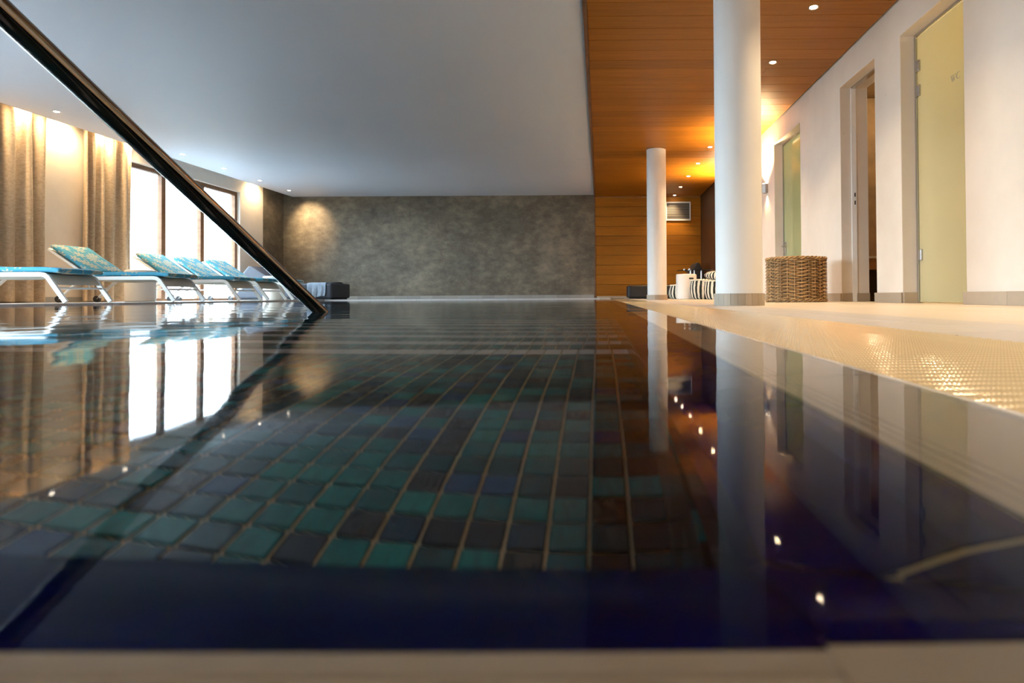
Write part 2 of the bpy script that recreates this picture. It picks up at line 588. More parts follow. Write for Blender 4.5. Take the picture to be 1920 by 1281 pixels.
# ------------------------------------------------------------------ room shell
def room():
    pts = [(YF, -0.2)]
    for (a, b) in DOORS:
        pts += [(a, -0.2), (a, ZDOOR), (b, ZDOOR), (b, -0.2)]
    pts += [(11.9, -0.2), (11.9, 2.62), (YF, 2.62)]
    struct(MB().prism(pts, 'x', XR, XR + TW).build('wall_right', M['plaster'], bevel=0.006, segs=2))
    struct(MB().box(XR, XR + TW, 11.902, YB + 0.3, -0.2, 2.62).build('wall_right_far', M['dark_wood']))
    pts = [(YF, -0.2)]
    for (a, b) in reversed(WINDOWS):
        pts += [(a, -0.2), (a, 2.31), (b, 2.31), (b, -0.2)]
    pts += [(13.3, -0.2), (13.3, 2.7), (YF, 2.7)]
    struct(MB().prism(pts, 'x', XL - 0.24, XL).build('wall_left', M['plaster_left'], bevel=0.006))
    struct(MB().box(XL - 0.24, XL + 0.001, 13.302, YB + 0.3, -0.2, 2.7).build('wall_left_far', M['stone']))
    struct(MB().box(XL + 0.002, -0.10, YB, YB + 0.3, -0.2, 2.7).build('wall_back', M['stone']))
    struct(MB().box(XL - 0.24, XR + TW, YF - 0.25, YF, -0.2, 2.7).build('wall_front', M['plaster_left']))
    # wooden back wall of horizontal boards
    wb = struct(MB().box(-0.10, XR, YB + 0.03, YB + 0.3, -0.2, 2.62).build('wall_back_wood', M['gap']))
    bh = 0.235
    pm = MB().box(0, XR + 0.094, 0, 0.028, 0, bh - 0.006).mesh('plank', M['wood'], bevel=0.0015, segs=1)
    z = ZW - bh
    while z > 0.0:
        inst('plank', pm, wb, (-0.098, YB + 0.001, z))
        z -= bh
    lastz = z + bh
    MB().box(-0.098, XR - 0.004, YB + 0.001, YB + 0.029, 0.045, lastz - 0.004).build('plank', M['wood'], wb)
    MB().box(-0.13, -0.099, YB - 0.006, YB + 0.02, -0.02, ZW).build('corner_strip', M['brown_wood'], wb)
    # white ceiling with a raised slot over the curtains
    c1 = struct(MB().box(XSLOT, XE, YF, YB, ZC, ZC + 0.06).build('ceiling', M['ceiling']))
    MB().box(XSLOT, XSLOT + 0.02, YF, YB, ZC + 0.06, 2.70).box(XL, XSLOT + 0.02, YF, YB, 2.70, 2.76).build('light_slot', M['ceiling'], c1)
    # wooden ceiling: boards across the bay, some with butt joints
    c2 = struct(MB().box(XE + 0.035, XR, YF, YB, ZW + 0.022, ZW + 0.12).build('ceiling_wood', M['gap']))
    MB().box(XE, XE + 0.033, YF, YB, ZW - 0.006, ZC + 0.06).build('edge_strip', M['brown_wood'], c2)
    bw = 0.235
    full = MB().box(0, 2.43 - (XE + 0.036), 0, bw - 0.005, 0, 0.018).mesh('plank', M['wood'], bevel=0.001, segs=1)
    a_ = MB().box(0, 1.77 - (XE + 0.036) - 0.002, 0, bw - 0.005, 0, 0.018).mesh('plank', M['wood'], bevel=0.001, segs=1)
    b_ = MB().box(0, 2.43 - 1.77, 0, bw - 0.005, 0, 0.018).mesh('plank', M['wood'], bevel=0.001, segs=1)
    y = YB - bw
    i = 0
    while y > YF:
        if i % 7 == 5:
            inst('plank', a_, c2, (XE + 0.036, y, ZW))
            inst('plank', b_, c2, (1.77, y, ZW))
        else:
            inst('plank', full, c2, (XE + 0.036, y, ZW))
        y -= bw
        i += 1
    # floors
    struct(MB().box(XL, PXL - 0.30, YF, YB, -0.25, ZL).build('floor_left', M['deck_tile']))
    struct(MB().box(PXL - 0.30, LX2, PYB + 0.30, YB, -0.25, ZL).build('floor_back', M['deck_tile']))
    struct(MB().box(PXL - 0.30, LX2, YF, 0.0, -0.25, 0.003).build('floor_front', M['deck_tile']))
    fr = struct(MB().box(LX2 + 0.004, XR + 2.4, YF, YB, -0.25, ZD - 0.012).build('floor_right', M['dark_joint']))
    # coping strips along the left and far edges, white
    cop = anchor('trim_1')
    me = MB().box(0, 0.30, 0, 0.297, -0.12, ZL + 0.003).mesh('coping_tile', M['nosing'], bevel=0.004)
    y = 0.0
    while y < PYB:
        inst('coping_tile', me, cop, (PXL - 0.30, y, 0))
        y += 0.30
    me2 = MB().box(0, 0.297, 0, 0.30, -0.12, ZL + 0.003).mesh('coping_tile', M['nosing'], bevel=0.004)
    x = PXL - 0.30
    while x < LX2 - 0.3:
        inst('coping_tile', me2, cop, (x, PYB + 0.002, 0))
        x += 0.30
    # floor tiles on the right
    tw = (XR - LX4) / 3
    me = MB().box(0, tw - 0.003, 0, 0.597, 0, 0.012).mesh('tile', M['floor_tile'], bevel=0.0012, segs=1)
    for k in range(25):
        for j in range(3):
            inst('tile', me, fr, (LX4 + 0.002 + j * tw, YB - 0.6 * (k + 1), ZD - 0.012))
    for (a, b) in DOORS:
        MB().box(XR + 0.001, XR + TW + 0.1, a, b, 0, 0.011).build('tile', M['floor_tile'], fr, (0, 0, ZD - 0.012))
    sw = (LX4 - LX3 - 0.012) / 2
    me = MB().box(0, sw - 0.003, 0, 0.447, 0, 0.014).mesh('deck_tile', M['deck_tile'], bevel=0.0015, segs=1)
    for k in range(33):
        for j in range(2):
            inst('deck_tile', me, fr, (LX3 + 0.012 + j * sw, YB - 0.45 * (k + 1) - 0.22 * j, ZD - 0.013))
    MB().box(LX3 + 0.001, LX3 + 0.010, YF, YB, ZD - 0.011, ZD + 0.003).build('edge_profile', M['alu'], fr)
    me = MB().box(-0.004, 0.004, -0.004, 0.004, 0, 0.002).mesh('clip', M['black'], bevel=0.001, segs=1)
    for yy in (0.95, 1.22, 1.55, 1.95, 2.4, 3.0):
        inst('clip', me, fr, (LX3 + 0.004, yy, ZD + 0.003))
    # skirting, tile by tile
    def skirt(name, p0, p1, depth_dir, h, mat, step, z0):
        root = anchor(name)
        p0, p1 = Vector(p0), Vector(p1)
        L = (p1 - p0).length
        n = max(1, round(L / step))
        d = (p1 - p0).normalized()
        w = L / n
        ang = math.atan2(d.y, d.x)
        s = 1 if (Matrix.Rotation(ang, 3, 'Z') @ Vector((0, 1, 0))).dot(Vector(depth_dir)) > 0 else -1
        m = MB().box(0.001, w - 0.001, 0.0 if s > 0 else -0.016, 0.016 if s > 0 else 0.0, 0, h).mesh('tile', mat, bevel=0.002, segs=1)
        for k in range(n):
            q = p0 + d * w * k
            inst('tile', m, root, (q.x, q.y, z0), (0, 0, ang))
        return root
    b1 = skirt('baseboard_back', (XL + 0.005, YB, 0), (-0.14, YB, 0), (0, -1, 0), 0.075, M['pale_skirting'], 0.30, ZL)
    skirt('baseboard_back_wood', (-0.08, YB, 0), (XR - 0.02, YB, 0), (0, -1, 0), 0.065, M['skirting'], 0.36, ZD)
    n = 0
    cuts = [YF] + [q for d in DOORS for q in d] + [11.9]
    for a, b in zip(cuts[::2], cuts[1::2]):
        n += 1
        skirt('baseboard_right_%d' % n, (XR, a - 0.002 if a > YF else a, 0), (XR, b + 0.016, 0), (-1, 0, 0), 0.085, M['skirting'], 0.42, ZD)
    for k, (a, b) in enumerate(DOORS):
        skirt('baseboard_reveal_%d' % (k + 1), (XR, b, 0), (XR + (0.115 if k != 1 else 0.10), b, 0), (0, -1, 0), 0.085, M['skirting'], 0.3, ZD)
    skirt('baseboard_reveal_4', (XR + 0.145, DOORS[1][1], 0), (XR + TW, DOORS[1][1], 0), (0, -1, 0), 0.085, M['skirting'], 0.3, ZD)
    skirt('baseboard_left', (XL, 6.0, 0), (XL, 9.15, 0), (1, 0, 0), 0.075, M['pale_skirting'], 0.45, ZL)
    skirt('baseboard_left_far', (XL, 12.5, 0), (XL, 13.29, 0), (1, 0, 0), 0.075, M['pale_skirting'], 0.40, ZL)


room()


def windows():
    for i, (a, b) in enumerate(WINDOWS):
        w = anchor('window_%d' % (i + 1), (XL - 0.10, a, 0))
        L = b - a
        z0, z1 = 0.0, 2.31
        MB().box(-0.04, 0.04, 0, L, z1 - 0.075, z1).build('frame_head', M['brown_wood'], w, bevel=0.003)
        MB().box(-0.04, 0.04, 0, L, z0 - 0.05, z0 + 0.06).build('frame_sill', M['brown_wood'], w, bevel=0.003)
        cols = [0.0, (10.30 - 9.2), (11.31 - 9.2), L - 0.08]
        wd = [0.08, 0.10, 0.10, 0.08]
        for cx, ww in zip(cols, wd):
            MB().box(-0.04, 0.04, cx, cx + ww, z0 + 0.06, z1 - 0.075).build('mullion', M['brown_wood'], w, bevel=0.003)
        for k in range(3):
            MB().box(-0.006, 0.006, cols[k] + wd[k], cols[k + 1], z0 + 0.06, z1 - 0.075).build('pane', M['pane'], w)
        MB().tube([(-0.12, 0.1, 2.16), (-0.12, 1.05, 2.16)], 0.008, 8).build('blind_rail', M['alu'], w)
    struct(MB().box(-60, XL - 0.24, -30, 60, -0.4, -0.06).build('terrace_ground', M['terrace']))
    for k, (y, lab) in enumerate(((12.6, 'slim tan post standing on the terrace outside the window, nearer one'),
                                  (14.4, 'slim tan post standing on the terrace outside the window, farther one'))):
        p = MB().box(-0.03, 0.03, -0.03, 0.03, 0, 2.1).box(-0.06, 0.06, -0.06, 0.06, 0, 0.015).box(-0.04, 0.04, -0.04, 0.04, 2.1, 2.12).build('terrace_post', M['curtain'], None, (-9.55, y, -0.06))
        tag(p, lab, 'post')


windows()


# ------------------------------------------------------------------ pool
P = 0.0253
ZT1 = -0.22


def pool():
    pb = anchor('pool_basin')
    zf = -1.45
    n_steps, tread, rise = 8, 0.295, 0.155
    y1 = 0.905
    SXL = -1.30
    # shell: deep floor, walls, stair blocks
    sh = MB()
    sh.box(PXL - 0.25, LX0 + 0.2, LY0 - 0.2, PYB + 0.25, zf - 0.2, zf)
    sh.box(PXL - 0.25, PXL, LY0 - 0.2, PYB + 0.25, zf, -0.13)
    sh.box(PXL, LX0 + 0.2, PYB, PYB + 0.25, zf, -0.13)
    sh.box(LX0, LX0 + 0.2, LY0 - 0.2, PYB, zf, -0.115)
    sh.box(PXL, LX0, LY0 - 0.2, LY0, zf, -0.115)
    sh.build('mosaic_shell', M['far_mosaic'], pb)
    ys = LY0
    for s in range(n_steps):
        z = ZT1 - s * rise
        ye = y1 + s * tread
        if s == 0:
            st = MB().box(SXL, LX0 - 0.001, LY0 + 0.001, ye - 0.003, zf, z - 0.003)
        else:
            st = MB().box(SXL, LX0 - 0.001, y1 + (s - 1) * tread, ye - 0.003, zf, z - 0.003)
        st.build('stair_block', M['grout'], pb)
        MB().box(SXL, LX0 - 0.001, ye - 0.0029, ye, z - rise, z - 0.006).build('riser', M['far_mosaic'], pb)
    # tiles of the top tread
    g = 0.0013
    tile_me = MB().box(-P / 2 + g, P / 2 - g, -P / 2 + g, P / 2 - g, -0.003, 0.001).mesh('mosaic_tile', M['mosaic_one'], bevel=0.0008, segs=1)
    cells = []
    x = -0.007 + P / 2 + P
    rows = []
    yy = y1 - 0.052 - P / 2
    while yy > LY0 + P / 2:
        rows.append(yy)
        yy -= P
    xs = []
    while x > SXL + P / 2:
        xs.append(x)
        x -= P
    for y_ in rows:
        for x_ in xs:
            vis = y_ > 0.30 and x_ > -1.1 * y_
            cells.append((0 if vis else 1, math.hypot(x_, y_), x_, y_))
    cells.sort()
    many = MB()
    for k, (_, _, x_, y_) in enumerate(cells):
        if k < 300:
            inst('mosaic_tile', tile_me, pb, (x_, y_, ZT1))
        else:
            many.box(x_ - P / 2 + g, x_ + P / 2 - g, y_ - P / 2 + g, y_ + P / 2 - g, ZT1 - 0.003, ZT1 + 0.001)
    for s in range(1, n_steps):
        z = ZT1 - s * rise
        ye = y1 + s * tread - 0.052 - P / 2
        while ye > y1 + (s - 1) * tread:
            for x_ in xs:
                many.box(x_ - P / 2 + g, x_ + P / 2 - g, ye - P / 2 + g, ye + P / 2 - g, z - 0.003, z + 0.001)
            ye -= P
    stuff(many.build('mosaic_field', M['mosaic_many'], pb))
    nose = MB().box(-P / 2 + g, P / 2 - g, -0.050, 0.0, -0.012, 0.002).mesh('nosing_tile', M['nosing'], bevel=0.0012, segs=1)
    rest = MB()
    for s in range(n_steps):
        z = ZT1 - s * rise
        ye = y1 + s * tread
        for x_ in xs:
            if s < 5:
                inst('nosing_tile', nose, pb, (x_, ye, z))
            else:
                rest.box(x_ - P / 2 + g, x_ + P / 2 - g, ye - 0.05, ye, z - 0.012, z + 0.002)
    stuff(rest.build('nosing_field', M['nosing'], pb))
    # sloping cobalt grip tiles and the cream edge tiles outside them
    LW = LX1 - LX0
    prof = [(LW, -0.006), (LW - 0.008, -0.0075), (LW - 0.022, -0.014), (0.016, -0.040), (0.006, -0.0455), (0.0, -0.055), (0.0, -0.112), (LW, -0.112)]
    U, G = 0.30, 0.0028
    ledge = MB().prism(prof, 'y', 0, U - G).mesh('ledge_tile', M['cobalt'], smooth=35)
    ew = LX2 - LX1
    e_prof = [(0.0025, -0.006)]
    for gx in (0.008, 0.014, 0.020):
        e_prof += [(gx, -0.006), (gx + 0.0006, -0.0071), (gx + 0.0014, -0.0071), (gx + 0.002, -0.006)]
    e_prof += [(ew - 0.012, -0.0045), (ew - 0.004, 0.0004), (ew, 0.0004), (ew, -0.10), (0.0025, -0.10)]
    edge = MB().prism(e_prof, 'y', 0, U - G).mesh('edge_tile', M['edge_tile'])
    gr = MB().box(LX0 + 0.02, LX2 - 0.001, 0.0, PYB, -0.112, -0.046).box(LX1 - 0.004, LX2 - 0.004, 0.1, PYB, -0.06, -0.0095)
    gr.box(PXL, LX0 + 0.03, 0.0, LY1 + 0.004, -0.112, -0.0095)
    gr.box(PXL, LX1, LY1, LY0 - 0.02, -0.112, -0.058).box(LX0 + 0.02, LX1, LY1, 0.445, -0.112, -0.058)
    gr.build('ledge_bed', M['grout'], pb)
    y = 0.445
    while y + U < PYB + 0.05:
        inst('ledge_tile', ledge, pb, (LX0, y, 0))
        inst('edge_tile', edge, pb, (LX1, y, 0))
        y += U
    x = LX0 - 0.002
    while x > PXL:
        # near side: the same profile turned a quarter; its inner lip faces the pool
        inst('ledge_tile', ledge, pb, (x - U + G, LY0, 0), (0, 0, -PI / 2)).scale = (1, 1, 1)
        inst('edge_tile', edge, pb, (x - U + G, LY1, 0), (0, 0, -PI / 2))
        x -= U
    # mitred corner pieces
    pr = [(0, -0.006), (0.008, -0.0075), (0.022, -0.014), (LW - 0.016, -0.040), (LW - 0.006, -0.0455), (LW, -0.055)]
    cyw = 0.445 - G - LY1
    J, g2 = 0.043, 0.0019

    def pz(d):
        for (p0, za), (p1, zb) in zip(pr, pr[1:]):
            if d <= p1:
                return za + (zb - za) * (d - p0) / (p1 - p0)
        return pr[-1][1]

    def corner(strips):
        # strips: (d, lo, hi) -> two points per profile line, mirrored by 'swap'
        vs, fs = [], []
        for (d, p, q) in strips:
            vs += [p, q]
        n = len(strips)
        vs += [(x_, y_, z_ - 0.04) for (x_, y_, z_) in vs]
        for k in range(n - 1):
            fs += [(2 * k, 2 * k + 1, 2 * k + 3, 2 * k + 2), (2 * n + 2 * k, 2 * n + 2 * k + 2, 2 * n + 2 * k + 3, 2 * n + 2 * k + 1)]
            fs += [(2 * k, 2 * k + 2, 2 * n + 2 * k + 2, 2 * n + 2 * k), (2 * k + 1, 2 * n + 2 * k + 1, 2 * n + 2 * k + 3, 2 * k + 3)]
        fs += [(0, 2 * n, 2 * n + 1, 1), (2 * n - 2, 2 * n - 1, 4 * n - 1, 4 * n - 2)]
        MB().add(vs, fs).build('corner_tile', M['cobalt'], pb)
    ds = [d for d, _ in pr]
    corner([(d, (LX1 - d - g2, LY1 + d, pz(d)), (LX0 - 0.001, LY1 + d, pz(d))) for d in ds[:-1]] + [(LW, (LX0 - 0.0005, LY1 + LW, pz(LW)), (LX0 - 0.001, LY1 + LW, pz(LW)))])
    dj = sorted([d for d in ds if d < J - 2 * g2] + [J - 2 * g2])
    corner([(d, (LX1 - d, LY1 + d + g2, pz(d)), (LX1 - d, LY1 + J - g2 + 0.0002, pz(d))) for d in dj])
    corner([(d, (LX1 - d, LY1 + max(d, J) + g2, pz(d)), (LX1 - d, LY1 + cyw, pz(d))) for d in sorted(ds + [J])])
    MB().box(LX1 - 0.06, LX1 - 0.001, LY1, LY1 + 0.06, -0.1, -0.0585).build('ledge_bed', M['grout'], pb)
    jb = [(LX1 - d, LY1 + d, pz(d) - 0.002) for d in ds]
    MB().add([(x_ - 0.003, y_ - 0.003, z_) for x_, y_, z_ in jb] + [(x_ + 0.003, y_ + 0.003, z_) for x_, y_, z_ in jb], [(k, k + 1, k + 1 + len(jb), k + len(jb)) for k in range(len(jb) - 1)]).build('joint', M['grout'], pb)
    jb = [(LX1 - d, LY1 + J, pz(d) - 0.002) for d in dj]
    MB().add([(x_, y_ - 0.002, z_) for x_, y_, z_ in jb] + [(x_, y_ + 0.003, z_) for x_, y_, z_ in jb], [(k, k + 1, k + 1 + len(jb), k + len(jb)) for k in range(len(jb) - 1)]).build('joint', M['grout'], pb)
    MB().prism(e_prof, 'y', 0.0, 0.445 - G).build('edge_tile', M['edge_tile'], pb, (LX1, 0, 0))
    MB().box(LX0 - 0.0018, LX1 + 0.002, 0.0, LY1 - 0.001, -0.1, -0.006).build('edge_tile', M['edge_tile'], pb)
    # water
    wt = MB().add([(PXL, 0.0, 0), (LX2 - 0.004, 0.0, 0), (LX2 - 0.004, PYB, 0), (PXL, PYB, 0)], [(0, 1, 2, 3)])
    struct(wt.build('water', M['water']))
    # overflow grating: studded cross ribs
    og = thing('overflow_grating', 'cream plastic overflow grating of studded ribs running along the right pool edge', 'grating', (LX2, 0.0, ZD))
    rib = MB()
    n, wid = 96, LX3 - LX2 - 0.008
    pitch = wid / n
    vs, fs = [], []
    hw = 0.0092
    for i in range(n * 2 + 1):
        xx = 0.004 + pitch * i / 2
        up = i % 2
        vs += [(xx, -hw, -0.012), (xx, -hw, 0.0), (xx, -hw * 0.45, 0.0026 if up else 0.0004), (xx, hw * 0.45, 0.0026 if up else 0.0004), (xx, hw, 0.0), (xx, hw, -0.012)]
    for i in range(n * 2):
        for k in range(5):
            a = i * 6 + k
            fs.append((a, a + 6, a + 7, a + 1))
    rib.add(vs, fs)
    rib_me = rib.mesh('rib', M['grate'], smooth=80)
    RP = 0.0215
    cnt = 0
    y = 0.12
    coarse = MB()
    while y < PYB + 0.2:
        if cnt < 300:
            inst('rib', rib_me, og, (0, y, 0.004))
        else:
            coarse.box(0.004, wid + 0.004, y - hw, y + hw, -0.008, 0.0055)
        cnt += 1
        y += RP
    stuff(coarse.build('rib_field', M['grate'], og))
    MB().box(0.002, wid + 0.006, 0.1, PYB + 0.2, -0.0115, -0.0030).build('gap_filler', M['grate'], og)  # cream sheet added below the ribs to lighten the dark gaps
    for xx in (0.06, 0.18, 0.30):
        MB().box(xx - 0.004, xx + 0.004, 0.1, PYB + 0.2, -0.009, 0.0015).build('runner', M['grate'], og)
    # hand rail into the stairs
    hr = thing('handrail', 'polished dark steel tube handrail sloping down into the pool water', 'handrail', (-1.17, 2.46, -1.30))
    R = 0.0245
    sl = 0.475
    def zz(y):
        return (2.46 - y) * sl + 1.30
    path = [(0, 0.45, 0.0), (0, 0.45, zz(2.46 + 0.45) - 0.10)]
    path += [(0, 0.40, zz(2.46 + 0.42) - 0.02)]
    ylist = [2.46 + 0.36, 2.46, 2.0, 1.4, 0.9, 0.5]
    path += [(0, q - 2.46, zz(q)) for q in ylist]
    top = zz(0.30)
    path += [(0, 0.30 - 2.46, top + 0.01), (0, 0.15 - 2.46, top + 0.03), (0, 0.0 - 2.46, top + 0.0), (0, -0.09 - 2.46, top - 0.10), (0, -0.12 - 2.46, top - 0.25), (0, -0.12 - 2.46, 1.306)]
    MB().tube(path, R, 24).build('rail_tube', M['chrome'], hr, smooth=60)
    for (yy, z) in ((0.45, 0.0), (-0.12 - 2.46, 1.303)):
        MB().lathe([(0, z), (0.055, z), (0.055, z + 0.006), (0.03, z + 0.014), (0.0, z + 0.014)], 24, 0, yy).build('flange', M['chrome'], hr, smooth=40)


pool()


# ------------------------------------------------------------------ columns
def columns():
    for (x, y, lab) in ((0.96, 4.05, 'large white round column nearest the camera, standing beside the pool grating'),
                        (0.935, 9.6, 'smaller far white round column in front of the wood panelled wall')):
        t = thing('round_column', lab, 'column', (x, y, ZD))
        t['kind'] = 'thing'
        MB().lathe([(0, 0.0), (0.158, 0.0), (0.158, ZW - ZD - 0.004), (0, ZW - ZD - 0.004)], 64).build('shaft', M['column'], t, smooth=40)
        n = 22
        pl = MB()
        a0, a1 = -PI / n + 0.004, PI / n - 0.004
        pts = [(0.159 * math.cos(a), 0.159 * math.sin(a)) for a in (a0, 0, a1)] + [(0.171 * math.cos(a), 0.171 * math.sin(a)) for a in (a1, 0, a0)]
        me = pl.prism(pts, 'z', 0, 0.083).mesh('plinth_tile', M['skirting'])
        for k in range(n):
            inst('plinth_tile', me, t, (0, 0, 0), (0, 0, 2 * PI * k / n))
        MB().lathe([(0.1585, 0.001), (0.1685, 0.001), (0.1685, 0.081), (0.1585, 0.081)], 48).build('plinth_bed', M['dark_joint'], t)


columns()


# ------------------------------------------------------------------ doors on the right wall and the rooms behind them
def doors():
    gx = XR + 0.125
    # restroom door: frosted glass, three hinges on the far jamb, WC lettering
    for i, (a, b) in enumerate(DOORS):
        d = anchor('door_%d' % (i + 1), (gx, a, ZD))
        H = ZDOOR - ZD
        if i != 1:
            L = b - a
            MB().box(-0.012, 0.03, L - 0.022, L - 0.001, 0, H - 0.001).build('frame_jamb', M['steel'], d, bevel=0.002)
            MB().box(-0.012, 0.03, 0.001, 0.022, 0, H - 0.001).build('frame_jamb', M['steel'], d, bevel=0.002)
            MB().box(-0.012, 0.03, 0.022, L - 0.022, H - 0.022, H - 0.001).build('frame_head', M['steel'], d, bevel=0.002)
            MB().box(0.0, 0.010, 0.028, L - 0.026, 0.008, H - 0.028).build('pane', M['frosted_yellow' if i == 0 else 'frosted_green'], d, bevel=0.001, segs=1)
        else:
            L = b - a
            MB().box(-0.02, 0.03, L - 0.016, L - 0.001, 0, H - 0.001).build('frame_jamb', M['white_trim'], d, bevel=0.002)
            MB().box(-0.02, 0.03, 0.001, 0.016, 0, H - 0.001).build('frame_jamb', M['white_trim'], d, bevel=0.002)
            MB().box(-0.02, 0.03, 0.016, L - 0.016, H - 0.016, H - 0.001).build('frame_head', M['steel'], d, bevel=0.002)
            for z in (0.98, 1.06):
                MB().box(0.005, 0.018, L - 0.0175, L - 0.0155, z, z + 0.04).build('strike_plate', M['black'], d)
        if i == 0:
            for z in (0.34, 1.66, 1.86):
                h = MB().box(-0.016, 0.012, L - 0.075, L - 0.024, z, z + 0.09).build('hinge', M['steel'], d, bevel=0.006)
                MB().box(-0.0175, -0.0155, L - 0.066, L - 0.032, z + 0.012, z + 0.078).build('hinge_cover', M['alu'], h, bevel=0.0005, segs=1)
            # WC in thin roman letters (letters are 5 cm tall, read from the pool side)
            lt = MB()
            def stroke(p, q, w0, w1):
                lt.prism([(p[0] - w0 / 2, p[1]), (p[0] + w0 / 2, p[1]), (q[0] + w1 / 2, q[1]), (q[0] - w1 / 2, q[1])], 'x', -0.0014, -0.0002)
            # local y decreases towards the camera = reading direction
            def L2(u, v):
                return (0.345 - u, 1.615 + v)
            s = 0.047
            for (u0, v0, u1, v1, w) in ((0.0, 1, 0.28, 0, 0.16), (0.28, 0, 0.55, 1, 0.06), (0.45, 1, 0.75, 0, 0.16), (0.75, 0, 1.02, 1, 0.06)):
                stroke(L2(u1 * s, v1 * s) if v1 < v0 else L2(u0 * s, v0 * s), L2(u0 * s, v0 * s) if v1 < v0 else L2(u1 * s, v1 * s), w * s, w * s)
            for u in (0.0, 0.5, 1.02):
                stroke(L2(u * s, 0.97 * s), L2(u * s, 1.02 * s), 0.26 * s, 0.26 * s)
            arc = []
            for k in range(17):
                th = math.radians(40 + 280 * k / 16)
                w = (0.05 + 0.12 * max(0, -math.cos(th))) * s
                arc.append((th, w))
            for (t0, w0), (t1, w1) in zip(arc, arc[1:]):
                def pt(th, off):
                    r = 0.5 * s + off
                    return L2(1.85 * s + math.cos(th) * r, 0.5 * s + math.sin(th) * r)
                lt.prism([pt(t0, -w0 / 2), pt(t0, w0 / 2), pt(t1, w1 / 2), pt(t1, -w1 / 2)], 'x', -0.0014, -0.0002)
            lt.build('lettering', M['lettering'], d)
        if i == 2:
            hd = MB().box(-0.01, 0.02, L - 0.115, L - 0.045, 0.62, 0.80).build('lock_case', M['steel'], d, bevel=0.004)
            MB().tube([(-0.01, L - 0.08, 0.74), (-0.055, L - 0.08, 0.74), (-0.06, L - 0.10, 0.74), (-0.06, L - 0.20, 0.74)], 0.009, 10).build('lever', M['steel'], hd, smooth=50)
    # rooms behind: each a shell open towards its door
    def room_box(name, y0, y1, x1, mat, z1=2.4):
        x0 = XR + TW
        b = MB()
        b.box(x1, x1 + 0.1, y0 - 0.1, y1 + 0.1, -0.05, z1 + 0.1)
        b.box(x0 + 0.001, x1, y0 - 0.1, y0, -0.05, z1 + 0.1)
        b.box(x0 + 0.001, x1, y1, y1 + 0.1, -0.05, z1 + 0.1)
        b.box(x0 + 0.001, x1, y0, y1, z1, z1 + 0.1)
        return struct(b.build(name, mat))
    room_box('wall_restroom', 3.3, 4.85, 4.3, M['plaster'])
    room_box('wall_sauna', 5.06, 6.98, 4.6, M['sauna_wall'])
    room_box('wall_shower', 7.09, 9.3, 4.3, M['plaster'])
    bn = thing('wall_bench', 'orange wooden bench with pale top edge inside the open doorway', 'bench', (3.6, 6.65, ZD - 0.001))
    MB().box(-0.85, 0.95, -0.30, 0.32, 0.46, 0.485).build('seat_board', M['edge_tile'], bn, bevel=0.004)
    MB().box(-0.85, 0.95, -0.29, -0.26, 0.34, 0.46).build('apron', M['bench'], bn, bevel=0.003)
    for xx in (-0.80, 0.90):
        MB().box(xx - 0.03, xx + 0.03, -0.22, 0.28, 0.0, 0.46).build('support', M['dark_wood'], bn, bevel=0.003)
    for (x, y, p, lab) in ((3.5, 4.1, 30, 'round ceiling lamp glowing behind the frosted restroom door'),
                           (3.5, 6.0, 14, 'round ceiling lamp inside the brown room behind the open doorway'),
                           (3.3, 7.7, 16, 'round ceiling lamp glowing behind the greenish glass door')):
        t = thing('ceiling_lamp', lab, 'lamp', (x, y, 2.399))
        MB().lathe([(0, -0.03), (0.10, -0.03), (0.10, -0.01), (0, -0.01)], 24).build('diffuser', M['lamp_pale'], t, smooth=40)
        MB().lathe([(0, -0.0098), (0.115, -0.0098), (0.115, 0.0), (0, 0.0)], 24).build('lamp_base', M['white_trim'], t, smooth=40)
        ld = bpy.data.lights.new('lamp_light', 'POINT')
        ld.energy = p
        ld.color = (1.0, 0.78, 0.42)
        ld.shadow_soft_size = 0.08
        lo = bpy.data.objects.new('lamp_light', ld)
        C.objects.link(lo)
        lo.parent = t
        lo.location = (0, 0, -0.14)


doors()


# ------------------------------------------------------------------ lamps
ORD = ['first', 'second', 'third', 'fourth', 'fifth', 'sixth', 'seventh', 'eighth', 'ninth', 'tenth']


